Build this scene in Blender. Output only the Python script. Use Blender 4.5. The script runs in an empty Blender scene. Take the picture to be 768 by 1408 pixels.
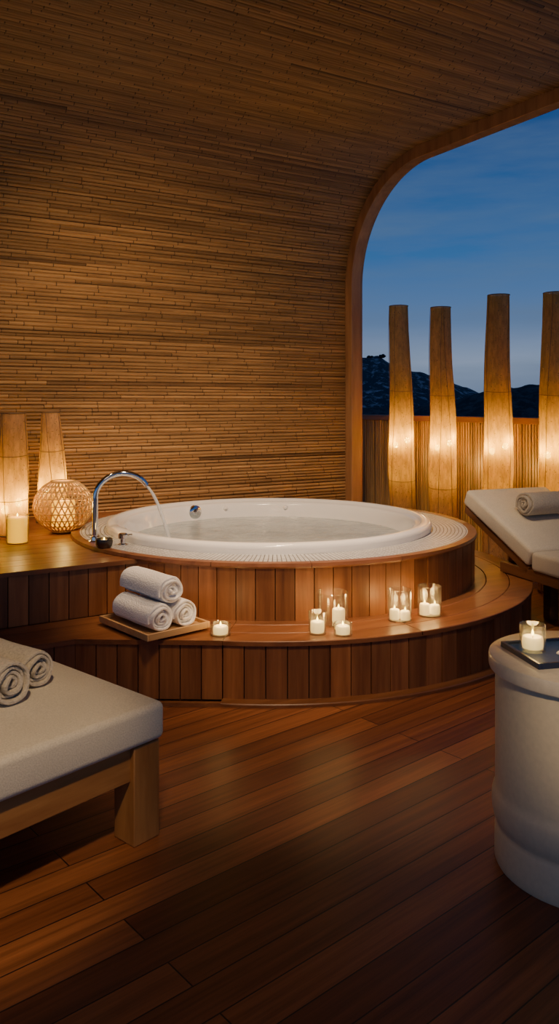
import bpy, math, random
from mathutils import Vector, Matrix
random.seed(7)
PI=math.pi
S=bpy.context.scene
COL=S.collection
F=1100.0; HZ=555.0; H=1.35
def gp(px,py,z):
    D=(H-z)*F/(py-HZ); return Vector(((px-384)/F*D,D,z))
# ---------------------------------------------------------------- mesh builder
class MB:
    def __init__(s): s.v=[];s.f=[];s.r=[];s.uv={}
    def add(s,vs,fs,M=None,rnd=None,uvs=None):
        b=len(s.v)
        for q in vs:
            q=Vector(q); s.v.append(tuple(M@q) if M else tuple(q))
        if rnd is None: rnd=random.random()
        for i,f in enumerate(fs):
            if uvs: s.uv[len(s.f)]=[uvs[k] for k in f]
            s.f.append([b+k for k in f]); s.r.append(rnd)
    def box(s,x0,x1,y0,y1,z0,z1,M=None,rnd=None):
        vs=[(x0,y0,z0),(x1,y0,z0),(x1,y1,z0),(x0,y1,z0),(x0,y0,z1),(x1,y0,z1),(x1,y1,z1),(x0,y1,z1)]
        s.add(vs,[(0,3,2,1),(4,5,6,7),(0,1,5,4),(1,2,6,5),(2,3,7,6),(3,0,4,7)],M,rnd)
    def prism(s,poly,z0,z1,rnd=None):
        n=len(poly); vs=[(a,b,z0) for a,b in poly]+[(a,b,z1) for a,b in poly]
        s.add(vs,[tuple(range(n))[::-1],tuple(range(n,2*n))]+[(k,(k+1)%n,n+(k+1)%n,n+k) for k in range(n)],None,rnd)
    def lathe(s,prof,n=48,M=None,rnd=None,a0=0,a1=2*PI,uv=False):
        full=abs(a1-a0-2*PI)<1e-6
        cols=n if full else n+1
        vs=[];uvs=[]
        for i in range(cols):
            a=a0+(a1-a0)*i/n
            for (r,z) in prof: vs.append((r*math.cos(a),r*math.sin(a),z))
        m=len(prof);fs=[]
        b=len(s.v)
        if rnd is None: rnd=random.random()
        for q in vs:
            q=Vector(q); s.v.append(tuple(M@q) if M else tuple(q))
        for i in range(n):
            j=(i+1)%cols
            for k in range(m-1):
                if prof[k][0]<1e-7 and prof[k+1][0]<1e-7: continue
                f=[i*m+k,j*m+k,j*m+k+1,i*m+k+1]
                u0=(a0+(a1-a0)*i/n);u1=(a0+(a1-a0)*(i+1)/n)
                if uv: s.uv[len(s.f)]=[(u0*1.15,prof[k][0]),(u1*1.15,prof[k][0]),(u1*1.15,prof[k+1][0]),(u0*1.15,prof[k+1][0])]
                s.f.append([b+t for t in f]); s.r.append(rnd)
    def tube(s,pts,r,n=8,M=None,rnd=None,closed=False):
        pts=[Vector(p) for p in pts]; m=len(pts)
        rs=r if isinstance(r,(list,tuple)) else [r]*m
        vs=[];prev=None
        for i,p in enumerate(pts):
            if closed: t=pts[(i+1)%m]-pts[i-1]
            else: t=pts[min(i+1,m-1)]-pts[max(i-1,0)]
            t.normalize()
            if prev is None:
                up=Vector((0,0,1)) if abs(t.z)<.9 else Vector((1,0,0))
                u=t.cross(up).normalized()
            else:
                u=(prev-t*prev.dot(t)).normalized()
            prev=u; w=t.cross(u)
            for k in range(n):
                a=2*PI*k/n; vs.append(p+u*math.cos(a)*rs[i]+w*math.sin(a)*rs[i])
        fs=[]
        for i in range(m if closed else m-1):
            j=(i+1)%m
            for k in range(n):
                l=(k+1)%n; fs.append((i*n+k,i*n+l,j*n+l,j*n+k))
        if not closed:
            fs.append(tuple(range(n))[::-1]); fs.append(tuple((m-1)*n+k for k in range(n)))
        s.add(vs,fs,M,rnd)
    def build(s,name,mat,parent=None,smooth=35,bevel=0,seg=3,loc=(0,0,0),rz=0,fixn=True):
        me=bpy.data.meshes.new(name); me.from_pydata(s.v,[],s.f); me.update()
        a=me.attributes.new('rnd','FLOAT','FACE'); a.data.foreach_set('value',s.r)
        if s.uv:
            ul=me.uv_layers.new(name='UVMap')
            for p in me.polygons:
                u=s.uv.get(p.index)
                if u:
                    for k,li in enumerate(p.loop_indices): ul.data[li].uv=u[k]
        if smooth:
            me.shade_smooth()
            if smooth<180: me.set_sharp_from_angle(angle=math.radians(smooth))
        me.materials.append(mat)
        if fixn:
            import bmesh
            bm=bmesh.new(); bm.from_mesh(me); bmesh.ops.recalc_face_normals(bm,faces=bm.faces); bm.to_mesh(me); bm.free()
        o=bpy.data.objects.new(name,me); COL.objects.link(o)
        o.location=loc; o.rotation_euler=(0,0,rz)
        if parent: o.parent=parent
        if bevel:
            b=o.modifiers.new('bevel','BEVEL'); b.width=bevel; b.segments=seg; b.limit_method='ANGLE'; b.angle_limit=math.radians(40)
        return o
def tag(o,label=None,cat=None,group=None,kind=None):
    if label:o['label']=label
    if cat:o['category']=cat
    if group:o['group']=group
    if kind:o['kind']=kind
    return o
def thing(name,label,cat,loc=(0,0,0),rz=0,group=None):
    o=bpy.data.objects.new(name,None); COL.objects.link(o); o.empty_display_size=.1
    o.location=loc;o.rotation_euler=(0,0,rz)
    return tag(o,label,cat,group)
def light(kind,name,loc,energy,color,parent=None,**k):
    l=bpy.data.lights.new(name,kind); l.energy=energy; l.color=color
    for a,b in k.items(): setattr(l,a,b)
    o=bpy.data.objects.new(name,l); COL.objects.link(o); o.location=loc
    if parent:o.parent=parent
    return o
def aim(o,t):
    d=Vector(t)-o.location; o.rotation_euler=d.to_track_quat('-Z','Y').to_euler()
# ---------------------------------------------------------------- materials
def newmat(name):
    m=bpy.data.materials.new(name); m.use_nodes=True; nt=m.node_tree; nt.nodes.clear()
    out=nt.nodes.new('ShaderNodeOutputMaterial'); return m,nt,out
def L(nt,a,b): nt.links.new(a,b)
def ramp(nt,fac,stops):
    r=nt.nodes.new('ShaderNodeValToRGB'); e=r.color_ramp.elements
    while len(e)<len(stops): e.new(.5)
    for i,(p,c) in enumerate(stops): e[i].position=p; e[i].color=(*c,1)
    L(nt,fac,r.inputs[0]); return r.outputs[0]
def mul(nt,col,fac,lo,hi):
    mr=nt.nodes.new('ShaderNodeMapRange'); mr.inputs[3].default_value=lo; mr.inputs[4].default_value=hi; L(nt,fac,mr.inputs[0])
    mx=nt.nodes.new('ShaderNodeMix'); mx.data_type='RGBA'; mx.blend_type='MULTIPLY'; mx.inputs[0].default_value=1
    L(nt,col,mx.inputs[6]); L(nt,mr.outputs[0],mx.inputs[7]); return mx.outputs[2]
def noise(nt,vec,scale,detail=4,rough=.6):
    n=nt.nodes.new('ShaderNodeTexNoise'); n.inputs['Scale'].default_value=scale; n.inputs['Detail'].default_value=detail; n.inputs['Roughness'].default_value=rough
    if vec: L(nt,vec,n.inputs['Vector'])
    return n.outputs['Fac']
def objvec(nt,sc=(1,1,1),which='Object'):
    t=nt.nodes.new('ShaderNodeTexCoord'); m=nt.nodes.new('ShaderNodeMapping'); m.inputs['Scale'].default_value=sc
    L(nt,t.outputs[which],m.inputs[0]); return m.outputs[0]
def bump(nt,h,dist,strength=1):
    b=nt.nodes.new('ShaderNodeBump'); b.inputs['Distance'].default_value=dist; b.inputs['Strength'].default_value=strength; L(nt,h,b.inputs['Height']); return b.outputs[0]
def attr(nt):
    a=nt.nodes.new('ShaderNodeAttribute'); a.attribute_name='rnd'; return a.outputs['Fac']
def prin(nt,out,color=None,rough=.5,normal=None,**k):
    p=nt.nodes.new('ShaderNodeBsdfPrincipled')
    if isinstance(color,tuple): p.inputs['Base Color'].default_value=(*color,1)
    elif color is not None: L(nt,color,p.inputs['Base Color'])
    if isinstance(rough,(int,float)): p.inputs['Roughness'].default_value=rough
    else: L(nt,rough,p.inputs['Roughness'])
    if normal is not None: L(nt,normal,p.inputs['Normal'])
    for a,b in k.items(): p.inputs[a].default_value=b
    if out: L(nt,p.outputs[0],out.inputs[0])
    return p
def wood(name,dark,light_,axis='z',rough=.42,lo=.7,hi=1.25,g=26):
    m,nt,out=newmat(name)
    sc={'x':(1.6,g,g),'y':(g,1.6,g),'z':(g,g,1.6)}[axis]
    v=objvec(nt,sc); n=noise(nt,v,1.0,5,.62)
    c=ramp(nt,n,[(.28,dark),(.72,light_)])
    c=mul(nt,c,attr(nt),lo,hi)
    prin(nt,out,c,rough,bump(nt,n,.002,.5)); return m
def plain(name,c,rough=.5,ns=0,amp=.1,bd=0,**k):
    m,nt,out=newmat(name)
    if ns:
        n=noise(nt,objvec(nt),ns,4)
        col=ramp(nt,n,[(.3,tuple(x*(1-amp) for x in c)),(.7,tuple(min(1,x*(1+amp)) for x in c))])
        prin(nt,out,col,rough,bump(nt,n,bd,1) if bd else None,**k)
    else: prin(nt,out,c,rough,**k)
    return m
M={}
M['clad']=wood('cedar_cladding',(.18,.060,.020),(.40,.16,.055),'z',.42,.60,1.2)
M['tread']=wood('cedar_tread',(.17,.058,.02),(.33,.13,.048),'x',.38,.85,1.1,20)
M['archwood']=wood('arch_wood',(.24,.105,.042),(.46,.235,.10),'z',.45,.9,1.1,14)
M['teak']=wood('teak',(.27,.105,.028),(.54,.26,.08),'x',.5,.9,1.1,12)
M['teakz']=wood('teak_upright',(.27,.105,.028),(.54,.26,.08),'z',.5,.9,1.1,12)
M['teakdark']=wood('teak_dark',(.14,.05,.018),(.28,.12,.045),'y',.5,.9,1.1,18)
M['traywood']=wood('tray_wood',(.42,.23,.10),(.66,.41,.18),'x',.45,.9,1.1,16)
M['railwood']=wood('rail_wood',(.17,.062,.025),(.34,.15,.062),'y',.5,.9,1.1,18)
def floor_mat():
    m,nt,out=newmat('deck_floor')
    v=objvec(nt)
    b=nt.nodes.new('ShaderNodeTexBrick'); b.offset=.37; b.inputs['Scale'].default_value=1
    b.inputs['Brick Width'].default_value=2.3; b.inputs['Row Height'].default_value=.106; b.inputs['Mortar Size'].default_value=.0022
    b.inputs['Mortar Smooth'].default_value=.2; b.inputs['Bias'].default_value=0
    b.inputs['Color1'].default_value=(.135,.040,.015,1); b.inputs['Color2'].default_value=(.31,.108,.038,1); b.inputs['Mortar'].default_value=(.014,.006,.003,1)
    L(nt,v,b.inputs['Vector'])
    g=noise(nt,objvec(nt,(1.1,34,1)),1,7,.75)
    gr=ramp(nt,g,[(.3,(0,0,0)),(.7,(1,1,1))])
    c=mul(nt,b.outputs['Color'],gr,.45,1.45)
    big=noise(nt,objvec(nt,(.8,3,1)),1,2)
    c=mul(nt,c,big,.78,1.22)
    inv=nt.nodes.new('ShaderNodeMath'); inv.operation='MULTIPLY_ADD'; inv.inputs[1].default_value=-1; inv.inputs[2].default_value=1; L(nt,b.outputs['Fac'],inv.inputs[0])
    ad=nt.nodes.new('ShaderNodeMath'); ad.operation='MULTIPLY_ADD'; ad.inputs[1].default_value=.12; L(nt,g,ad.inputs[0]); L(nt,inv.outputs[0],ad.inputs[2])
    rr=nt.nodes.new('ShaderNodeMapRange'); rr.inputs[3].default_value=.28; rr.inputs[4].default_value=.50; L(nt,g,rr.inputs[0])
    prin(nt,out,c,rr.outputs[0],bump(nt,ad.outputs[0],.003,.7)); return m
M['floor']=floor_mat()
def bamboo_mat(name,dark,lt,sc=(3,60,60)):
    m,nt,out=newmat(name)
    n=noise(nt,objvec(nt,sc),1,4)
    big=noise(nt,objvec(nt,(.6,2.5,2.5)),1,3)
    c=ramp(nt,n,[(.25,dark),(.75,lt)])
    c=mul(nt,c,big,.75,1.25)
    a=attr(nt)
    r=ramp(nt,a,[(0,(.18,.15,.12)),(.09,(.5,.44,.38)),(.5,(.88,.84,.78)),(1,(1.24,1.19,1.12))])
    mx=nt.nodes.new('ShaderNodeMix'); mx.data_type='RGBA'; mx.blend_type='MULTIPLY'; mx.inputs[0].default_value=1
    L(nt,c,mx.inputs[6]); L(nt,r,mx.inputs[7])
    prin(nt,out,mx.outputs[2],.42,bump(nt,n,.002,.5)); return m
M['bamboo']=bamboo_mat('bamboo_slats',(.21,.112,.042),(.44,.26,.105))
M['bamboorail']=bamboo_mat('bamboo_rail',(.34,.20,.065),(.66,.43,.16),(60,60,3))
M['gap']=plain('bamboo_shadow_backing',(.022,.011,.006),.9)
M['acrylic']=plain('white_acrylic',(.92,.91,.89),.12,0)
M['chrome']=plain('chrome',(.75,.75,.76),.08,Metallic=1.0)
M['darkmetal']=plain('dark_metal',(.10,.085,.07),.25,Metallic=.9)
M['rubber']=plain('wick_black',(.02,.018,.015),.8)
def fabric(name,c,sc=260,bd=.0015,rough=.9,lo=.78):
    m,nt,out=newmat(name)
    n=noise(nt,objvec(nt),sc,2); n2=noise(nt,objvec(nt),6,3)
    col=ramp(nt,n,[(.25,tuple(x*lo for x in c)),(.75,tuple(min(1,x*(2-lo)*.95) for x in c))])
    col=mul(nt,col,n2,.92,1.08)
    prin(nt,out,col,rough,bump(nt,n,bd,.8)); m.node_tree.nodes['Principled BSDF'].inputs['Sheen Weight'].default_value=.1; return m
M['cushion']=fabric('linen_cushion',(.70,.63,.49),220,.0014,.9,.82)
M['towelgrey']=fabric('grey_terry',(.54,.48,.38),130,.006)
M['towelwhite']=fabric('white_terry',(.98,.97,.95),130,.005,.9,.93)
M['stone']=plain('carved_stone',(.80,.69,.48),.6,60,.05,0)
M['stonetop']=plain('stone_top',(.74,.66,.52),.28,60,.07,0)
M['navy']=plain('navy_lacquer',(.012,.022,.06),.25)
M['navyin']=plain('blue_leather',(.03,.07,.20),.5,60,.2)
M['pebble']=plain('white_pebble',(.75,.73,.70),.4)
def mosaic():
    m,nt,out=newmat('white_mosaic'); v=objvec(nt,which='UV')
    b=nt.nodes.new('ShaderNodeTexBrick'); b.offset=0; b.inputs['Scale'].default_value=1; b.inputs['Brick Width'].default_value=.0225; b.inputs['Row Height'].default_value=.0225
    b.inputs['Mortar Size'].default_value=.0025; b.inputs['Mortar Smooth'].default_value=.05
    b.inputs['Color1'].default_value=(.78,.78,.77,1); b.inputs['Color2'].default_value=(.62,.62,.62,1); b.inputs['Mortar'].default_value=(.09,.088,.08,1)
    L(nt,v,b.inputs['Vector']); prin(nt,out,b.outputs['Color'],.4); return m
M['mosaic']=mosaic()
def water():
    m,nt,out=newmat('bath_water')
    n=noise(nt,objvec(nt,(1,1,1)),14,4,.6); n2=noise(nt,objvec(nt),4,3)
    c=ramp(nt,n2,[(.3,(.36,.42,.44)),(.7,(.58,.64,.65))])
    prin(nt,out,c,.10,bump(nt,n,.012,.6),IOR=1.33); return m
M['water']=water()
def paper(name,c,t):
    m,nt,out=newmat(name)
    n=noise(nt,objvec(nt,(22,22,5)),1.8,7,.75); sp=noise(nt,objvec(nt),80,2,.5)
    col=ramp(nt,n,[(.3,tuple(x*.58 for x in c)),(.65,c)]); colt=ramp(nt,n,[(.3,tuple(x*.45 for x in t)),(.65,t)])
    tr=nt.nodes.new('ShaderNodeBsdfTranslucent'); df=nt.nodes.new('ShaderNodeBsdfDiffuse'); mx=nt.nodes.new('ShaderNodeMixShader'); mx.inputs[0].default_value=.5
    L(nt,colt,tr.inputs[0]); L(nt,col,df.inputs[0]); L(nt,tr.outputs[0],mx.inputs[1]); L(nt,df.outputs[0],mx.inputs[2])
    tp=nt.nodes.new('ShaderNodeBsdfTransparent'); m2=nt.nodes.new('ShaderNodeMixShader')
    h=nt.nodes.new('ShaderNodeMath'); h.operation='GREATER_THAN'; h.inputs[1].default_value=.67; L(nt,sp,h.inputs[0])
    h2=nt.nodes.new('ShaderNodeMath'); h2.operation='MULTIPLY_ADD'; h2.inputs[1].default_value=.5; h2.inputs[2].default_value=.05; L(nt,h.outputs[0],h2.inputs[0])
    L(nt,h2.outputs[0],m2.inputs[0]); L(nt,mx.outputs[0],m2.inputs[1]); L(nt,tp.outputs[0],m2.inputs[2]); L(nt,m2.outputs[0],out.inputs[0]); return m
M['paper']=paper('lantern_paper',(.58,.36,.21),(.95,.53,.012))
M['seam']=plain('lantern_seam',(.16,.09,.04),.6)
def emit(name,c,s):
    m,nt,out=newmat(name); e=nt.nodes.new('ShaderNodeEmission'); e.inputs[0].default_value=(*c,1); e.inputs[1].default_value=s; L(nt,e.outputs[0],out.inputs[0]); return m
M['bulb']=emit('bulb_glow',(1,.70,.10),40)
M['flame']=emit('flame_glow',(1,.66,.10),18)
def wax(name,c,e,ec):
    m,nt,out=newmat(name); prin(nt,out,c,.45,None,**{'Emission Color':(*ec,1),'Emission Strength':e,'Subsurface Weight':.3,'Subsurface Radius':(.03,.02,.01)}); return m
M['wax']=wax('candle_wax',(.92,.82,.60),1.5,(1,.68,.22))
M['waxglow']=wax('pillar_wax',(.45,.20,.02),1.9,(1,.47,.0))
def glass():
    m,nt,out=newmat('clear_glass'); t=nt.nodes.new('ShaderNodeBsdfTransparent'); t.inputs[0].default_value=(.95,.95,.94,1); g=nt.nodes.new('ShaderNodeBsdfGlossy'); g.inputs['Roughness'].default_value=.03
    lw=nt.nodes.new('ShaderNodeLayerWeight'); lw.inputs[0].default_value=.40; mx=nt.nodes.new('ShaderNodeMixShader')
    ml=nt.nodes.new('ShaderNodeMath'); ml.operation='MULTIPLY_ADD'; ml.inputs[1].default_value=.65; ml.inputs[2].default_value=.04; L(nt,lw.outputs['Facing'],ml.inputs[0])
    L(nt,ml.outputs[0],mx.inputs[0]); L(nt,t.outputs[0],mx.inputs[1]); L(nt,g.outputs[0],mx.inputs[2])
    tl=nt.nodes.new('ShaderNodeBsdfTranslucent'); tl.inputs[0].default_value=(.9,.85,.78,1); m3=nt.nodes.new('ShaderNodeMixShader'); m3.inputs[0].default_value=.015
    L(nt,mx.outputs[0],m3.inputs[1]); L(nt,tl.outputs[0],m3.inputs[2]); L(nt,m3.outputs[0],out.inputs[0]); return m
M['glass']=glass()
def stream():
    m,nt,out=newmat('falling_water'); t=nt.nodes.new('ShaderNodeBsdfTransparent'); g=nt.nodes.new('ShaderNodeBsdfPrincipled'); g.inputs['Base Color'].default_value=(.85,.88,.9,1); g.inputs['Roughness'].default_value=.1
    mx=nt.nodes.new('ShaderNodeMixShader'); n=noise(nt,objvec(nt,(40,40,8)),1,3); mr=nt.nodes.new('ShaderNodeMapRange'); mr.inputs[3].default_value=.2; mr.inputs[4].default_value=.9; L(nt,n,mr.inputs[0])
    L(nt,mr.outputs[0],mx.inputs[0]); L(nt,t.outputs[0],mx.inputs[1]); L(nt,g.outputs[0],mx.inputs[2]); L(nt,mx.outputs[0],out.inputs[0]); return m
M['stream']=stream()
M['cane']=plain('lantern_cane',(.50,.29,.09),.55)
def hillmat(name,d,l,th,sc=.3,w=.12):
    m,nt,out=newmat(name); n=noise(nt,objvec(nt),sc,7,.7)
    c=ramp(nt,n,[(.0,d),(th,d),(th+w,l)]); prin(nt,out,c,1.0); return m
M['hillA']=hillmat('hill_scrub',(.035,.055,.07),(.36,.40,.45),.52)
M['hillB']=hillmat('hill_dark',(.012,.019,.022),(.045,.06,.065),.45)
M['leaf']=plain('pine_needles',(.02,.03,.025),.9)
M['bark']=plain('pine_bark',(.04,.03,.025),.9)
# ---------------------------------------------------------------- room frame: origin tub centre, local x along the wall, local y to the wall
C=Vector((-.035,5.20,0)); TH=math.radians(31.2)
RM=Matrix.Translation(C)@Matrix.Rotation(TH,4,'Z'); RI=RM.inverted()
YW=1.304; XE=1.509
def ray_x(px,xl):
    d=Vector(((px-384)/F,1,0)); a=RI@Vector((0,0,0)); b=RI@d; t=(xl-a.x)/(b.x-a.x); return d*t
TF=math.radians(40.5); d_=TF-TH
fb=MB(); cs=[(-9,-9),(2.75,-9),(2.75,4),(-9,4)]
fb.add([(x*math.cos(-d_)-y*math.sin(-d_),x*math.sin(-d_)+y*math.cos(-d_),0) for x,y in cs],[(0,1,2,3)])
tag(fb.build('floor',M['floor'],loc=C,rz=TF,fixn=False),'dark reddish timber deck boards laid diagonally',kind='structure')
R0=1.0; ZS=2.38
def prof(v,off=0):
    if v<ZS: return (off,v),(1,0)
    a=(v-ZS)/R0
    if a<PI/2:
        nx,nz=math.cos(a),-math.sin(a); return (R0-R0*math.cos(a)+nx*off, ZS+R0*math.sin(a)+nz*off),(nx,nz)
    s=v-ZS-R0*PI/2
    return (R0+s, ZS+R0-off),(0,-1)
def slats(v0,v1,x0=-7.5,x1=XE):
    mb=MB(); v=v0
    while v<v1:
        wd=random.uniform(.021,.031); x=x1
        first=True
        while x>x0:
            ln=random.uniform(.8,2.6)
            if first: ln*=random.random()+.1; first=False
            xa=max(x-ln,x0); hh=random.uniform(.010,.014); r=random.uniform(.3,1); wob=random.uniform(-.002,.002)
            if random.random()<.012: r=random.uniform(.05,.1)
            xs=[(x-.002,0)]; xx=x-random.uniform(.1,.3)
            while xx>xa+.03:
                xs+= [(xx+.0035,1),(xx-.0035,0)]; xx-=random.uniform(.24,.42)
            xs.append((xa+.002,0))
            prevb=None
            for (xc,node) in xs:
                b=len(mb.v)
                for j in range(6):
                    t=j/5; vv=v+wob+wd*t*.95; bul=hh*math.sin(PI*(.04+.92*t))
                    (s,z),n=prof(vv,bul)
                    mb.v.append((xc,YW-s,z))
                if prevb is not None:
                    for j in range(5):
                        mb.f.append([prevb+j,prevb+j+1,b+j+1,b+j]); mb.r.append(.04 if pn else r)
                prevb=b; pn=node
            x=xa
        v+=wd
    return mb
def skin(v0,v1,off,n,x0=-7.5,x1=XE):
    mb=MB()
    for i in range(n+1):
        (s,z),_=prof(v0+(v1-v0)*i/n,off); mb.v+= [(x0,YW-s,z),(x1,YW-s,z)]
    for i in range(n): mb.f.append([2*i,2*i+1,2*i+3,2*i+2]); mb.r.append(.5)
    return mb
VT=ZS+R0*PI/2
def joined(a,b,ma,mb_,name,label):
    na=len(a.f); off=len(a.v); a.v+=b.v; a.f+=[[i+off for i in f] for f in b.f]; a.r+=b.r
    o=a.build(name,ma,loc=C,rz=TH,smooth=60,fixn=False); o.data.materials.append(mb_)
    idx=[0]*na+[1]*len(b.f); o.data.polygons.foreach_set('material_index',idx)
    return tag(o,label,kind='structure')
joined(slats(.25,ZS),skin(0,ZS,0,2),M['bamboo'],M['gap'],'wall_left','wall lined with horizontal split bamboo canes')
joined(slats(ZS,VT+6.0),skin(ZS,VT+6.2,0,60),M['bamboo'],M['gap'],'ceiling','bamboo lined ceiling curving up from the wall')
tm=MB(); n=70
secs=[]
for i in range(n+1):
    if i<=6: v=ZS*i/6
    elif i<=46: v=ZS+R0*PI/2*(i-6)/40
    else: v=VT+6.2*(i-46)/(n-46)
    b=len(tm.v)
    for (o_,x_) in ((.10,0),(.10,.10),(.085,.10),(.085,.13),(-.12,.13),(-.12,0)):
        (s,z),_=prof(v,o_); tm.v.append((XE+x_,YW-s,z))
    secs.append(b)
for i in range(n):
    for k in range(6):
        l=(k+1)%6; tm.f.append([secs[i]+k,secs[i]+l,secs[i+1]+l,secs[i+1]+k]); tm.r.append(.5)
tag(tm.build('trim_1',M['archwood'],loc=C,rz=TH,smooth=30,bevel=.004,seg=2),'curved timber frame edging the bamboo arch',kind='structure')
# ---------------------------------------------------------------- platform around the tub
RD=1.28; RS=1.605; ZD=.565; ZSTEP=.28; ZP=.545
YP=-.54; XL=-6.0
aT=math.radians(262)-TH
T=Vector((RS*math.cos(aT),RS*math.sin(aT),0))
K=RI@Vector((-.93,5.20-RS+.035,0)); YS=K.y
plat=thing('tub_platform','round cedar clad platform and step around the white tub, running left along wall','tub platform',C,TH)
def clad_ring(mb,r,z0,z1,a0,a1,w=.098,th=.02):
    n=max(1,int(round((a1-a0)*r/w))); da=(a1-a0)/n
    for i in range(n):
        s=a0+i*da+.0024/r; e=a0+(i+1)*da-.0024/r; rr=r+random.uniform(-.0015,.0015)
        vs=[]
        for a in (s,(s+e)/2,e):
            for (q,z) in ((rr-th,z0),(rr,z0),(rr,z1),(rr-th,z1)): vs.append((q*math.cos(a),q*math.sin(a),z))
        fs=[]
        for k in range(2):
            for j in range(4):
                l=(j+1)%4; fs.append((k*4+j,(k+1)*4+j,(k+1)*4+l,k*4+l))
        fs+=[(0,1,2,3),(11,10,9,8)]
        mb.add(vs,fs)
def clad_seg(mb,a,b,inset,z0,z1,w=.098):
    a=Vector((a[0],a[1],0)); b=Vector((b[0],b[1],0)); d=(b-a); Ln=d.length; d.normalize(); ang=math.atan2(d.y,d.x)
    Mx=Matrix.Translation(a)@Matrix.Rotation(ang,4,'Z'); n=max(1,round(Ln/w)); s=Ln/n
    for i in range(n): mb.box(i*s+.0024,(i+1)*s-.0024,inset+random.uniform(-.001,.001),inset+.02,z0,z1,Mx)
aS1=math.radians(360+110)
m=MB(); clad_ring(m,RS-.012,0.01,ZSTEP-.022,aT,aS1); clad_seg(m,K,T,.012,.01,ZSTEP-.022); clad_seg(m,(XL,YS),(K.x+.01,YS),.012,.01,ZSTEP-.022); m.build('step_riser',M['clad'],plat,30)
xP=-math.sqrt((RD-.02)**2-YP**2); aP=PI+math.asin(-YP/(RD-.02))
m=MB(); clad_ring(m,RD-.014,ZSTEP,ZD-.024,aP-.02,math.radians(360+95)); clad_seg(m,(XL,YP),(xP+.03,YP),.012,ZSTEP,ZP-.022); m.build('platform_riser',M['clad'],plat,30)
m=MB(); m.lathe([(RS-.038,0.0),(RS-.038,ZSTEP-.03)],96,a0=aT,a1=aS1); m.lathe([(RD-.04,ZSTEP-.01),(RD-.04,ZD-.03)],96)
clad_seg(m,K,T,.038,0,ZSTEP-.03,50); m.box(XL,K.x+.05,YS+.038,YS+.043,0,ZSTEP-.03); m.box(XL,xP+.05,YP+.038,YP+.043,ZSTEP,ZP-.03); m.build('backing',M['gap'],plat)
m=MB()
ringr=[1.2,1.335,1.47,RS]
for q in range(3):
    r0,r1=ringr[q]+.002,ringr[q+1]-.002
    na=7; span=(aS1-aT)
    for i in range(na):
        a0=aT+span*i/na+.0015; a1=aT+span*(i+1)/na-.0015
        pr=[(r0,ZSTEP-.022),(r1,ZSTEP-.022),(r1,ZSTEP-.003),(r1-.004,ZSTEP),(r0,ZSTEP),(r0,ZSTEP-.022)]
        m.lathe(pr,16,a0=a0,a1=a1)
m.build('step_tread',M['tread'],plat,25)
NS=10; Ou=[(XL,YS)]+[(K.x+(T.x-K.x)*i/NS,K.y+(T.y-K.y)*i/NS) for i in range(NS+1)]
aPi=PI+math.asin(-YP/1.2)
In=[(XL,YP)]+[(1.2*math.cos(aPi+(aT-aPi)*i/NS),1.2*math.sin(aPi+(aT-aPi)*i/NS)) for i in range(NS+1)]
m=MB()
for q in range(3):
    u0,u1=q/3+.004,(q+1)/3-.004
    lp=lambda a,b,u:(a[0]+(b[0]-a[0])*u,a[1]+(b[1]-a[1])*u)
    for (i0,i1) in ((0,1),(1,6),(6,NS+1)):
        A_=[lp(Ou[i],In[i],u0) for i in range(i0,i1+1)]; B_2=[lp(Ou[i],In[i],u1) for i in range(i0,i1+1)]
        m.prism(A_+B_2[::-1],ZSTEP-.022,ZSTEP)
m.build('straight_step_tread',M['tread'],plat,25)
m=MB(); m.lathe([(RS-.02,0),(RS+.05,0),(RS+.05,.012),(RS+.046,.016),(RS-.02,.016)],120,a0=aT,a1=aS1); clad_seg(m,K,T,-.05,0,.0158,50); m.box(XL,K.x,YS-.05,YS+.02,0,.016)
m.build('floor_trim',M['tread'],plat,30)
m=MB(); y=YP; bw=.142
while y<YW-.03:
    y1=min(y+bw-.004,YW-.004)
    def xc(yv):
        d=(RD-.02)**2-yv**2; return -math.sqrt(d) if d>0 else 0
    steps=4
    top=[(XL,y)]+[(xc(y+(y1-y)*k/steps),y+(y1-y)*k/steps) for k in range(steps+1)]+[(XL,y1)]
    m.prism(top,ZP-.022,ZP); y+=bw
m.build('upper_deck',M['tread'],plat,25)
m=MB()
for i in range(16):
    a0=2*PI*i/16+.001; a1=2*PI*(i+1)/16-.001
    m.lathe([(1.225,ZD-.024),(RD-.002,ZD-.024),(RD,ZD-.016),(RD-.004,ZD),(1.225,ZD),(1.225,ZD-.024)],10,a0=a0,a1=a1)
m.build('round_border',M['tread'],plat,25)
m=MB(); m.lathe([(1.0,ZD-.03),(1.0,ZD-.001),(1.226,ZD-.001)],160,uv=True); m.build('mosaic_ring',M['mosaic'],plat,30,fixn=False)
# ---------------------------------------------------------------- tub
TC=Vector((-.065,5.19,0)); tub=thing('hot_tub','round white tub filled with milky water','hot tub',(TC.x,TC.y,0))
pr=[(1.030,.560),(1.034,.592),(1.031,.606),(1.022,.616),(1.004,.621),(.985,.621),(.972,.617),(.964,.609),(.958,.603),(.938,.600),(.926,.594),(.918,.58),(.905,.53),(.885,.45),(.85,.35),(.80,.25),(.72,.19),(.5,.17),(0,.17)]
m=MB(); m.lathe(pr,128); m.build('shell',M['acrylic'],tub,60)
def on_wall(az,z,r,name,mat,rad,extra=0):
    a=math.radians(az)
    q=Matrix.Translation((r*math.cos(a),r*math.sin(a),z))@Matrix.Rotation(a,4,'Z')@Matrix.Rotation(-PI/2,4,'Y')
    m=MB(); m.lathe([(0,.022),(rad*.35,.022),(rad*.45,.014),(rad*.8,.012),(rad,.005),(rad,-.01)],28,M=q)
    if extra: m.lathe([(0,.034),(rad*.28,.034),(rad*.32,.02),(rad*.32,.0)],20,M=q)
    return m.build(name,mat,tub,40)
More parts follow.
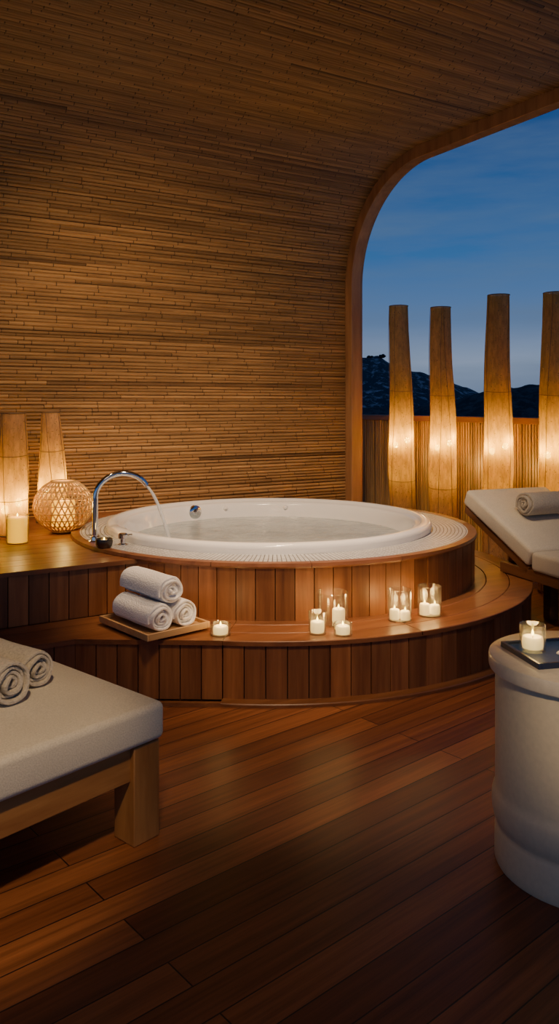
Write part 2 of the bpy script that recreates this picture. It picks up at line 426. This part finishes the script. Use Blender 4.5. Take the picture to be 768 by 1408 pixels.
tag(on_wall(128,.548,.905,'overflow_drain',M['chrome'],.052,1),'round chrome overflow')
for az in (112,83): on_wall(az,.560,.912,'jet',M['acrylic'],.018)
m=MB(); m.lathe([(0,.492),(.3,.492),(.6,.492),(.896,.492)],96)
tag(m.build('water',M['water'],loc=(TC.x,TC.y,0)),'milky pale water filling the round tub','water',kind='stuff')
fl=Vector((-1.045,4.54,ZD)); dx=Vector((.93,.37,0)).normalized()
fa=thing('faucet','tall chrome gooseneck faucet pouring water at left of tub','faucet',fl)
pts=[(0,0,0)]+[(0,0,.05*k) for k in range(1,6)]
ra=.155
for k in range(0,15):
    a=PI-k*(PI*.85)/14; p=dx*(ra+ra*math.cos(a)); pts.append((p.x,p.y,.25+.135*math.sin(a)))
m=MB(); m.tube(pts,.0160,16); m.build('spout',M['chrome'],fa,60)
m=MB(); m.lathe([(0,0),(.038,0),(.038,.006),(.028,.012),(.026,.03),(.019,.036),(0,.036)],28); m.build('base',M['chrome'],fa,40)
end=Vector(pts[-1])+fl+Vector((0,0,-.004))
sp=[];rs=[]
for k in range(12):
    t=k/11; q=end+dx*(.15*t)+Vector((0,0,-(end.z-.492)*t*t*.65-(end.z-.492)*.35*t)); sp.append(q-end); rs.append(.0075+.005*t+.001*math.sin(k*2.3))
m=MB(); m.tube(sp,rs,10); tag(m.build('water_stream',M['stream'],loc=end,smooth=60),'thin stream of water falling from the chrome faucet','water')
kn=thing('tap_handle','small chrome tap handle on mosaic ring right of faucet','tap',(-.868,4.44,ZD))
m=MB(); m.lathe([(0,0),(.03,0),(.03,.006),(.016,.012),(.016,.035),(0,.035)],24); m.build('base',M['chrome'],kn,40)
m=MB(); m.lathe([(0,.066),(.02,.066),(.027,.058),(.027,.04),(.02,.035),(0,.035)],24); m.tube([(0,0,.052),(.05,.012,.056)],.006,8); m.build('knob',M['chrome'],kn,40)
# ---------------------------------------------------------------- candles
def candle(loc,label,r=.031,h=.055,group=None,glow=.45,mat='wax',name='candle'):
    t=thing(name,label,'candle',loc,0,group)
    m=MB(); m.lathe([(0,0),(r*.95,0),(r,.005),(r,h-.010),(r*.93,h-.002),(r*.8,h),(r*.6,h-.003),(r*.3,h-.006),(0,h-.006)],28); m.build('wax',M[mat],t,60)
    m=MB(); m.tube([(0,0,h-.008),(.0005,0,h+.002),(.001,0,h+.006)],.0009,6); m.build('wick',M['rubber'],t)
    m=MB(); m.lathe([(0,h+.001),(.0028,h+.003),(.004,h+.007),(.0035,h+.012),(.0015,h+.018),(0,h+.022)],12); m.build('flame',M['flame'],t,180)
    light('POINT','candle_light',(0,0,h+.03),glow,(1,.61,.20),t,shadow_soft_size=.02)
    return t
def jar(loc,label,r,h,group='glass candle holders',name='glass_candle_holder',mat='glass'):
    m=MB(); m.lathe([(0,0),(r*.96,0),(r,.004),(r,h-.001),(r-.0015,h),(r-.003,h-.001),(r-.003,.008),(0,.007)],48)
    return tag(m.build(name,M[mat],loc=loc,smooth=40),label,'candle holder',group)
GC='candles lit on the round step'
def st(px,py): return gp(px,py,ZSTEP)
p=st(303,873); jar(p,'low glass votive alone on the step beside towel tray',.048,.055); candle(p+Vector((0,0,.008)),'white candle in the lone low votive beside the towel tray',.035,.034,GC)
p=st(456,857); jar(p,'widest tall glass cylinder at the middle of the step',.080,.155); candle(p+Vector((.032,-.005,.008)),'white candle inside the widest tall glass cylinder',.031,.066,GC)
p=st(436,871); jar(p,'narrow glass tumbler left in front of the wide cylinder',.042,.105); candle(p+Vector((0,0,.008)),'white candle in the narrow tumbler, left of wide cylinder',.032,.050,GC)
p=st(471,873); jar(p,'low glass votive right in front of the wide cylinder',.043,.058); candle(p+Vector((0,0,.008)),'white candle in low votive, right in front of wide cylinder',.033,.036,GC)
p=st(549,853); jar(p,'tall glass cylinder second from right on the step',.058,.155)
candle(p+Vector((-.025,.0,.008)),'left white candle in the second glass cylinder from right',.025,.048,GC); candle(p+Vector((.026,-.010,.008)),'right white candle in the second glass cylinder from right',.025,.042,GC)
p=st(590,846); jar(p,'tall glass cylinder farthest right on the step',.060,.150)
candle(p+Vector((-.026,-.01,.008)),'left white candle in the rightmost glass cylinder',.026,.054,GC); candle(p+Vector((.027,.0,.008)),'right white candle in the rightmost glass cylinder',.026,.046,GC)
bw=thing('stone_bowl','small dark bowl with tea light left of tub rim','bowl',(-.955,4.36,ZD))
m=MB(); m.lathe([(0,0),(.034,0),(.044,.012),(.047,.035),(.045,.05),(.041,.05),(.041,.03),(.03,.02),(0,.02)],28); m.build('bowl',M['darkmetal'],bw,50)
candle((-.955,4.36,ZD+.022),'tiny tea light in the dark bowl beside faucet',.02,.014,None,.15,name='tea_light')
p=gp(24,747,ZP); jar(p,'frosty glass cylinder with glowing pillar candle on left deck',.062,.165); candle(p+Vector((0,0,.008)),'glowing pillar candle in front of the left paper lantern',.056,.145,None,1.0,'waxglow',name='pillar_candle')
# ---------------------------------------------------------------- paper lanterns
LC=(1,.71,.13)
def lantern(loc,label,h,rb,rm,rt,lean,rz,zb,power,group,seed):
    rg=random.Random(seed)
    t=thing('paper_lantern',label,'lantern',loc,rz,group)
    def cen(z): return (lean[0]*(z/h)+.006*math.sin(z*5+seed), lean[1]*(z/h))
    def rad(z):
        u=z/h
        return rb+(rm-rb)*u/.35 if u<.35 else rm+(rt-rm)*((u-.35)/.65)
    rows=30;n=14; vs=[]
    tw=rg.uniform(-.6,.6)
    for i in range(rows+1):
        z=h*i/rows; cx,cy=cen(z)
        for k in range(n):
            a=2*PI*k/n+tw*z/h; r=rad(z)*(1+.025*math.sin(3*a+z*4+seed)+rg.uniform(-.008,.008)); vs.append((cx+r*math.cos(a),cy+r*math.sin(a),z))
    fs=[(i*n+k,i*n+(k+1)%n,(i+1)*n+(k+1)%n,(i+1)*n+k) for i in range(rows) for k in range(n)]
    m=MB(); m.add(vs,fs); m.build('shade',M['paper'],t,50)
    m=MB()
    for q in range(5):
        a0=q*1.256+rg.uniform(-.3,.3); tw2=rg.uniform(-.5,.5) if q<3 else rg.uniform(-1.2,1.2); pts=[]
        for i in range(25):
            z=h*i/24; cx,cy=cen(z); a=a0+tw2*z/h; r=rad(z)*1.015+.001; pts.append((cx+r*math.cos(a),cy+r*math.sin(a),z))
        m.tube(pts,.0020,5)
    for zz in (h*.66,h*.3):
        cx,cy=cen(zz); m.tube([(cx+(rad(zz)*1.02)*math.cos(a),cy+(rad(zz)*1.02)*math.sin(a),zz+.01*math.sin(a)) for a in [2*PI*k/24 for k in range(24)]],.0020,5,closed=True)
    m.build('seam_wire',M['seam'],t,50)
    for nm,zz in (('top_ring',h),('base_ring',.008)):
        cx,cy=cen(zz); m=MB(); m.tube([(cx+rad(zz)*math.cos(a),cy+rad(zz)*math.sin(a),zz) for a in [2*PI*k/28 for k in range(28)]],.004,6,closed=True); m.build(nm,M['seam'],t,50)
    cx,cy=cen(zb); o_=rm*.42
    dv=Vector((loc[0],loc[1],0)).normalized(); sd=Vector((dv.y,-dv.x,0))
    for sg in (-1,1):
        q=Vector((cx,cy,zb+.02*sg))+sd*sg*o_-dv*o_*.7
        m=MB(); m.lathe([(0,.03),(.016,.024),(.022,.008),(.022,-.006),(.016,-.02),(0,-.028)],16,M=Matrix.Translation(q)); m.build('bulb',M['bulb'],t,180)
        light('POINT','lantern_inner_light',(q.x,q.y,q.z+.045),power*.5,LC,t,shadow_soft_size=.02)
    light('POINT','lantern_inner_light',(cx,cy,min(zb+.22,h*.7)),power*.09,LC,t,shadow_soft_size=.03)  # added fill without a bulb, spreads the glow up the shade
    if h>1: light('POINT','lantern_inner_light',(cx,cy,zb-.28),power*.20,LC,t,shadow_soft_size=.03)  # second added fill below the bulbs, tall shades only
    m=MB(); m.tube([(cx,cy,.0),(cx,cy,zb-.03)],.006,8); m.tube([Vector((cx,cy,zb-.03))+sd*o_-dv*o_*.7,(cx,cy,zb-.04),Vector((cx,cy,zb-.06))-sd*o_-dv*o_*.7],.004,6); m.lathe([(0,0),(rb*.9,0),(rb*.9,.01),(0,.01)],24); m.build('lamp_stand',M['seam'],t,40)
    return t
XLn=XE+.50
GL='tall tapered paper lanterns along the railing'
wv=Vector((math.cos(TH),math.sin(TH),0))
for i,(px,top,lab,ln) in enumerate([(555,421,'tall tapered paper lantern nearest the arch post',(-.045,0)),(611,423,'tall tapered paper lantern second from the arch post',(-.035,0)),(684,406,'tall tapered paper lantern rising behind the raised lounger back',(.0,0)),(762,403,'tall tapered paper lantern cut by right edge of photo',(.0,0))]):
    g=ray_x(px,XLn); h=H+(HZ-top)*g.y/F
    lantern((g.x,g.y,0),lab,h,.110,.118,.083,ln,0,1.0,4.6,GL,i+1)
    pv=Vector((wv.y,-wv.x,0)); q=g+wv*.12+pv*.20
    light('POINT','rail_spill_fill',(q.x,q.y,.85),1.4,(1,.68,.24),None,shadow_soft_size=.04)  # added unseen point light, imitates lantern spill on the railing
GP='small paper lanterns on the left deck'
p=gp(17,736,ZP); lantern(p,'squat tapered paper lantern at the left edge, on deck',H-(568-HZ)*p.y/F-ZP,.100,.097,.074,(-.0,0),0,.18,2.6,GP,11)
p=Vector((-1.545,5.44,ZP)); lantern(p,'slimmer paper lantern behind the woven globe lantern',H-(567-HZ)*p.y/F-ZP,.10,.10,.06,(-.01,0),0,.24,1.7,GP,12)
light('POINT','wall_glow_fill',(-1.75,5.30,ZP+.25),.8,(1,.66,.24),None,shadow_soft_size=.05)  # added lamp with no fixture, warms the wall behind the left lanterns
gl=Vector((-1.350,5.0,ZP)); t=thing('globe_lantern','round woven bamboo globe lantern glowing on left deck','lantern',gl)
A=.180; B_=.165; zc=.168
def ell(lat,lon,k=1): return (A*k*math.cos(lat)*math.cos(lon),A*k*math.cos(lat)*math.sin(lon),zc+B_*k*math.sin(lat))
for la in (-60,-44,-28,-12,4,20,36,50,63):
    m=MB(); m.tube([ell(math.radians(la),2*PI*k/48) for k in range(48)],.0038,5,closed=True); m.build('hoop',M['cane'],t,60)
m=MB()
for k in range(30):
    for sg in (1,-1):
        m.tube([ell(math.radians(-66+132*i/20),2*PI*k/30+sg*1.0*i/20) for i in range(21)],.0044,4)
m.build('woven_shell',M['cane'],t,60)
for la,r in ((66,.008),(-67,.009)):
    m=MB(); m.tube([ell(math.radians(la),2*PI*k/36) for k in range(36)],r,8,closed=True); m.build('rim_ring',M['cane'],t,60)
m=MB(); m.lathe([(0,.012),(.07,.012),(.07,.018),(0,.018)],24); m.build('base_plate',M['cane'],t,40)
candle(gl+Vector((0,0,.035)),'pillar candle glowing inside the woven globe lantern',.070,.17,None,3.0,'waxglow',name='pillar_candle')
light('POINT','globe_light',gl+Vector((.03,-.115,.15)),1.0,LC,None,shadow_soft_size=.03)
# ---------------------------------------------------------------- towels
def roll(loc,rz,label,mat,R=.074,Ln=.36,group=None,name='rolled_towel'):
    rg=random.Random(label); ph=rg.uniform(0,6)
    m=MB(); turns=4.2; tk=(R-.008)/turns; n=110
    def sp_(k,off):
        a=2*PI*turns*k/n; r=(.008+tk*a/(2*PI))*(1+.035*math.sin(2*a*.98+ph)+.02*math.sin(5*a+ph))+off; return (r*1.03*math.cos(a+2.2),r*.97*math.sin(a+2.2))
    yl=[(-Ln/2,-.45),(-Ln/2+.004,-.15),(-Ln/2+.012,.04),(-Ln/4,0.04),(0,.04),(Ln/4,.04),(Ln/2-.012,.04),(Ln/2-.004,-.15),(Ln/2,-.45)]
    base=[]
    for (y,sh) in yl:
        b=len(m.v); base.append(b)
        for k in range(n+1):
            e=tk*.48*(1+sh)
            yo=(.010*math.sin(k*.11+ph)+.004*math.sin(k*.5))*(1 if y>0 else -1)*(1 if abs(y)>Ln*.4 else 0)
            for off in (-e,e):
                x,z=sp_(k,off); m.v.append((x+.003*math.sin(y*24+ph),y+yo,z+R*.985))
    def q(f): m.f.append(f); m.r.append(.5)
    for j in range(len(yl)-1):
        a,b=base[j],base[j+1]
        for k in range(n):
            q([a+2*k+1,a+2*k+3,b+2*k+3,b+2*k+1]); q([a+2*k,b+2*k,b+2*k+2,a+2*k+2])
        q([a+2*n,a+2*n+1,b+2*n+1,b+2*n]); q([a,a+1,b+1,b])
    for b in (base[0],base[-1]):
        for k in range(n): q([b+2*k,b+2*k+1,b+2*k+3,b+2*k+2])
    return tag(m.build(name,M[mat],loc=loc,rz=rz,smooth=70),label,'towel',group)
tv=Vector((-.66,.75,0)).normalized(); tu=Vector((.75,.66,0)).normalized(); tc=Vector((-.600,3.825,0))
ang=math.atan2(tv.y,tv.x)-PI/2
tr=thing('wooden_tray','light wooden tray holding three rolled white towels on step','tray',(tc.x,tc.y,ZSTEP+.0125),ang)
m=MB(); m.box(-.160,.160,-.205,.205,.0,.014); m.build('tray_base',M['traywood'],tr,30,bevel=.002)
m=MB(); m.box(-.172,-.160,-.217,.217,-.0,.030); m.box(.160,.172,-.217,.217,-.0,.030); m.box(-.160,.160,-.217,-.205,0,.030); m.box(-.160,.160,.205,.217,0,.030); m.build('tray_rim',M['traywood'],tr,30,bevel=.002)
for a in (-.04,.13):
    m=MB(); m.box(-.14,.14,a-.01,a+.01,-.012,0); m.build('foot',M['traywood'],tr,30)
zt=ZSTEP+.0268
GT='rolled white towels stacked on the wooden tray'
c1=tc-tu*.068; roll((c1.x,c1.y,zt),ang,'rolled white towel at lower left on the wooden tray','towelwhite',.063,.34,GT)
c1=tc+tu*.068; roll((c1.x,c1.y,zt),ang,'rolled white towel at lower right on the wooden tray','towelwhite',.061,.33,GT)
c1=tc+tv*.02; roll((c1.x,c1.y,zt+.110),ang,'rolled white towel on top of the other two','towelwhite',.066,.35,GT)
# ---------------------------------------------------------------- left lounger
l=Vector((.66,.751,0)).normalized(); rzl=math.atan2(l.y,l.x)
cn=Vector((-.356,2.507,0))
lo=thing('sun_lounger','teak lounger with pale linen cushion in left foreground','lounger',(cn.x,cn.y,0),rzl)
def rbox(name,mat,par,x0,x1,y0,y1,z0,z1,bv=.035,seg=5,Mx=None,puff=.006):
    m=MB(); nx,ny=16,8
    vs=[];fs=[]
    def P(i,j,z,s):
        u=i/nx;v=j/ny; x=x0+(x1-x0)*u;y=y0+(y1-y0)*v
        e=min(1,min(u,1-u)*8)*min(1,min(v,1-v)*5)
        return (x,y,z+s*(puff*e+.0012*math.sin(x*9+y*7)*e))
    for s,z in ((0,z0),(1,z1)):
        for i in range(nx+1):
            for j in range(ny+1): vs.append(P(i,j,z,s))
    q=(nx+1)*(ny+1); I=lambda i,j:i*(ny+1)+j
    for i in range(nx):
        for j in range(ny):
            fs.append((I(i,j),I(i,j+1),I(i+1,j+1),I(i+1,j))); fs.append((q+I(i,j),q+I(i+1,j),q+I(i+1,j+1),q+I(i,j+1)))
    for i in range(nx):
        fs.append((I(i,0),I(i+1,0),q+I(i+1,0),q+I(i,0))); fs.append((I(i,ny),q+I(i,ny),q+I(i+1,ny),I(i+1,ny)))
    for j in range(ny):
        fs.append((I(0,j),q+I(0,j),q+I(0,j+1),I(0,j+1))); fs.append((I(nx,j),I(nx,j+1),q+I(nx,j+1),q+I(nx,j)))
    m.add(vs,fs,Mx); return m.build(name,M[mat],par,180,bevel=bv,seg=seg)
rbox('cushion','cushion',lo,-1.95,0.0,0,.97,.303,.42,.022)
m=MB(); m.box(-1.93,-.09,.03,.065,.195,.30); m.box(-1.93,-.09,.89,.925,.195,.30); m.box(-.075,-.04,.065,.89,.195,.30); m.box(-1.95,-1.91,.065,.89,.195,.30)
for k in range(14): m.box(-1.88+k*.132,-1.80+k*.132,.065,.89,.282,.30)
m.build('frame',M['teak'],lo,30,bevel=.003)
for (x,y) in ((-.115,.012),(-.115,.838),(-1.95,.012),(-1.95,.838)):
    m=MB(); m.box(x,x+.10,y,y+.10,0,.302); m.build('leg',M['teakz'],lo,30,bevel=.004)
GTG='rolled grey towels on the near lounger'
for (q,lab,R_) in (((-.82,2.45),'rolled grey towel nearer the camera on left lounger',.066),((-.785,2.605),'rolled grey towel farther back on left lounger',.058)):
    ax=Vector((-.80,.60,0)).normalized(); L_=.34; c1=Vector((q[0],q[1],0))+ax*L_/2
    roll((c1.x,c1.y,.426),math.atan2(ax.y,ax.x)-PI/2,lab,'towelgrey',R_,L_,GTG)
# ---------------------------------------------------------------- right lounger
hg=Vector((1.49,4.80,0)); rzr=math.radians(21)
rl=thing('sun_lounger','teak lounger with raised linen back beside the tub step','lounger',(hg.x,hg.y,0),rzr)
rbox('seat_cushion','cushion',rl,.0,.66,-1.25,-.02,.35,.465,.026)
up=math.radians(24)
BM=Matrix.Translation((0,.0,.355))@Matrix.Rotation(up,4,'X')
rbox('back_cushion','cushion',rl,0,.66,.02,.76,.005,.12,.026,5,BM)
m=MB(); m.box(.02,.06,-1.25,.30,.285,.348); m.box(.60,.64,-1.25,.30,.285,.348); m.box(.06,.60,-1.25,-1.21,.285,.348); m.box(.06,.60,.26,.30,.285,.348)
for k in range(12): m.box(.06,.60,-1.20+k*.10,-1.13+k*.10,.33,.348)
m.build('frame',M['teakdark'],rl,30,bevel=.003)
m=MB(); m.box(.02,.06,.02,.74,-.05,.0,BM); m.box(.60,.64,.02,.74,-.05,0,BM)
for k in range(7): m.box(.06,.60,.03+k*.105,.10+k*.105,-.02,0,BM)
m.build('back_frame',M['teakdark'],rl,30,bevel=.003)
for xx in (.08,.54):
    m=MB(); m.box(xx,xx+.04,.26,.295,.33,.44); m.build('back_prop',M['teakdark'],rl,30)
for (x,y) in ((.25,.10),(.56,.10),(.02,-1.2),(.58,-1.2)):
    m=MB(); m.box(x,x+.06,y,y+.07,0,.285); m.build('leg',M['teakdark'],rl,30,bevel=.003)
q=Matrix.Translation(hg)@Matrix.Rotation(rzr,4,'Z')@BM@Vector((.38,.37,.132))
roll(q,rzr-PI/2+.04,'rolled grey towel on the raised back of far lounger','towelgrey',.078,.40)
# ---------------------------------------------------------------- pedestal table
pc=Vector((.888,2.345,0))
pe=thing('stone_pedestal','round carved pale stone pedestal table at right','side table',pc)
m=MB(); m.lathe([(.0,0),(.247,0),(.250,.006),(.250,.03),(.249,.095),(.246,.102),(.2445,.110),(.246,.118),(.252,.130),(.2565,.150),(.258,.172),(.257,.192),(.2535,.206),(.249,.215),(.248,.23),(.248,.50),(.248,.54),(.248,.566)],72); m.build('column',M['stone'],pe,50)
m=MB(); m.lathe([(.245,.567),(.262,.567),(.2655,.570),(.267,.576),(.267,.602),(.2655,.608),(.262,.610),(0,.610)],72); m.build('table_top',M['stonetop'],pe,35)
ty=thing('navy_tray','navy rectangular tray on the stone pedestal','tray',(.858,2.365,.6102),math.radians(12))
m=MB(); m.box(-.155,.155,-.10,.10,0,.008); m.build('tray_base',M['navyin'],ty,30)
m=MB(); m.box(-.165,-.155,-.11,.11,0,.016); m.box(.155,.165,-.11,.11,0,.016); m.box(-.155,.155,-.11,-.10,0,.016); m.box(-.155,.155,.10,.11,0,.016); m.build('tray_rim',M['navy'],ty,30,bevel=.001)
p=Vector((.751,2.375,.6185)); jar(p,'small glass votive holder on the navy tray',.038,.078); candle(p+Vector((0,0,.008)),'short lit candle in the votive on the navy tray',.031,.034,None,.5)
for (x,y,s,lab) in ((.822,2.335,.013,'flat white pebble nearer the votive on navy tray'),(.895,2.39,.015,'rounder white pebble right of the navy tray')):
    m=MB(); m.lathe([(0,0),(s*.8,.001),(s,.004),(s*.75,.008),(0,.0095)],16,M=Matrix.Diagonal((1.3,.9,1,1))); tag(m.build('pebble',M['pebble'],loc=(x,y,.6183),rz=.5,smooth=180),lab,'pebble')
# ---------------------------------------------------------------- railing
ra_=thing('bamboo_railing','bamboo cane railing with timber cap behind tall lanterns','railing',C,TH)
XR=XE+.75; m=MB(); y=YW+1.8
while y>-6.0:
    r=random.uniform(.010,.013); m.tube([(XR,y,.06),(XR+random.uniform(-.003,.003),y,1.19)],r,8,rnd=random.uniform(.2,1)); y-=2*r+.007
m.build('cane_panel',M['bamboorail'],ra_,70)
m=MB(); m.box(XR-.05,XR+.05,-6.1,YW+1.9,1.19,1.24); m.box(XR-.022,XR+.022,-6.1,YW+1.9,.02,.07); m.build('rail_cap',M['railwood'],ra_,30,bevel=.004)
m=MB(); m.box(XR+.02,XR+.035,-6.1,YW+1.8,.05,1.19); m.build('backing_panel',M['gap'],ra_)
# ---------------------------------------------------------------- hills
def hill(name,mat,D,pts,label,x0,x1):
    m=MB(); n=150; rows=18; rg=random.Random(3)
    def yr(px):
        for (a,b) in zip(pts,pts[1:]):
            if a[0]<=px<=b[0]: t=(px-a[0])/(b[0]-a[0]); t=t*t*(3-2*t); return a[1]+(b[1]-a[1])*t
        return pts[-1][1] if px>pts[-1][0] else pts[0][1]
    for i in range(n+1):
        px=x0+(x1-x0)*i/n; zt_=H+(HZ-yr(px)+rg.uniform(-.5,.5)+.8*math.sin(px*.21))*D/F
        for j in range(rows+1):
            u=j/rows; Dj=D-90*u; m.v.append(((px-384)/F*D,Dj,zt_+( -26-zt_)*u**1.2+rg.uniform(-.4,.4)*(1 if j else 0)))
    for i in range(n):
        for j in range(rows): a=i*(rows+1)+j; m.f.append([a,a+1,a+rows+2,a+rows+1]); m.r.append(.5)
    return tag(m.build(name,M[mat],smooth=180),label,kind='structure')
hill('hill','hillA',330,[(300,505),(470,494),(497,491),(518,490),(545,503),(575,512),(605,519),(640,533),(680,549),(720,556),(1100,560)],'scrubby hillside with pale rock at dusk',300,1100)
hill('hill','hillB',240,[(300,556),(560,560),(620,551),(660,540),(700,533),(740,528),(800,520),(1100,515)],'dark wooded ridge at dusk',300,1100)
m=MB(); m.add([(-900,20,-27),(1400,20,-27),(1400,1200,-27),(-900,1200,-27)],[(0,1,2,3)]); tag(m.build('ground',M['hillB'],fixn=False),'dark valley floor',kind='structure')
for (px,py,s,lab) in ((508,492,1.2,'left small pine on the hilltop'),(524,491,1.3,'right small pine on the hilltop'),(548,504,.9,'lone bush-like pine lower on the ridge')):
    D=328; x=(px-384)/F*D; z=H+(HZ-py)*D/F-1.6
    t=thing('pine_tree',lab,'tree',(x,D,z),0,'small trees on the far ridge')
    m=MB(); rg=random.Random(px)
    for k in range(9):
        cx,cy,cz=rg.uniform(-1.4,1.4)*s*.6,rg.uniform(-1,1)*s*.5,s*1.2+rg.uniform(0,.8)*s; rr=s*rg.uniform(.45,.7)
        m.lathe([(0,-rr*.6),(rr*.8,-rr*.4),(rr,0),(rr*.7,rr*.45),(0,rr*.6)],8,M=Matrix.Translation((cx,cy,cz)))
    m.build('crown',M['leaf'],t,180)
    m=MB(); m.tube([(0,0,-1),(0,0,s*1.2)],.18*s,6); m.build('trunk',M['bark'],t)
# ---------------------------------------------------------------- world
wd=bpy.data.worlds.new('dusk_sky'); S.world=wd; wd.use_nodes=True; nt=wd.node_tree; nt.nodes.clear()
out=nt.nodes.new('ShaderNodeOutputWorld'); bg=nt.nodes.new('ShaderNodeBackground'); tcn=nt.nodes.new('ShaderNodeTexCoord'); sx=nt.nodes.new('ShaderNodeSeparateXYZ')
L(nt,tcn.outputs['Generated'],sx.inputs[0])
mp=nt.nodes.new('ShaderNodeMapping'); mp.inputs['Scale'].default_value=(2,2,13); mp.inputs['Rotation'].default_value=(0,.10,0); L(nt,tcn.outputs['Generated'],mp.inputs[0])
cl=noise(nt,mp.outputs[0],1.6,6,.55)
c=ramp(nt,sx.outputs[2],[(0,(.13,.19,.31)),(.05,(.25,.32,.46)),(.10,(.11,.195,.38)),(.18,(.042,.14,.36)),(.34,(.008,.058,.22)),(1,(.006,.022,.09))])
cm=ramp(nt,cl,[(.42,(0,0,0)),(.68,(1,1,1))])
ms=nt.nodes.new('ShaderNodeMix'); ms.data_type='RGBA'; ms.blend_type='MIX'; ms.inputs[7].default_value=(.12,.18,.29,1)
hf=nt.nodes.new('ShaderNodeMath'); hf.operation='MULTIPLY'; hf.inputs[1].default_value=.5; L(nt,cm,hf.inputs[0]); L(nt,hf.outputs[0],ms.inputs[0]); L(nt,c,ms.inputs[6])
c=ms.outputs[2]
L(nt,c,bg.inputs[0]); bg.inputs[1].default_value=1.0; L(nt,bg.outputs[0],out.inputs[0])
# ---------------------------------------------------------------- lights
WARM=(1,.60,.30)
def spot(name,loc,tgt,e,ang,blend,col=WARM,size=.08):
    o=light('SPOT',name,loc,e,col,spot_size=math.radians(ang),spot_blend=blend,shadow_soft_size=size); aim(o,tgt); return o
spot('ceiling_spot',(.2,3.4,3.2),(-.05,5.3,.5),300,70,.7,(1,.72,.47))
spot('wall_wash',(-1.1,3.4,3.1),(-.8,6.2,1.2),215,80,1,(1,.69,.39))
spot('step_spot',(.3,4.3,3.2),(.25,3.9,0),140,50,.35)
spot('step_front_spot',(.1,1.9,3.2),(.05,4.12,.2),205,29,.35,(1,.70,.42),.25)
spot('lounger_spot',(-.25,.5,2.9),(-1.0,2.2,.42),215,28,.6,(1,.71,.42))
spot('pedestal_spot',(.3,.4,2.3),(1.0,2.35,.36),130,15,.6,(1,.73,.44))
spot('far_lounger_spot',(1.6,3.6,3.2),(1.8,5.1,.5),70,34,.8,(1,.72,.44))
a=light('AREA','soft_fill',(-.4,.6,3.1),6,(1,.66,.38),shape='DISK',size=.8); aim(a,(-.2,2.6,.3))
# ---------------------------------------------------------------- camera
cd=bpy.data.cameras.new('camera'); co=bpy.data.objects.new('camera',cd); COL.objects.link(co); S.camera=co
co.location=(0,0,H); co.rotation_euler=(PI/2,0,0); cd.sensor_fit='VERTICAL'; cd.sensor_height=24; cd.lens=24*F/1408; cd.shift_y=-(704-HZ)/1408; cd.clip_end=3000; cd.clip_start=.05
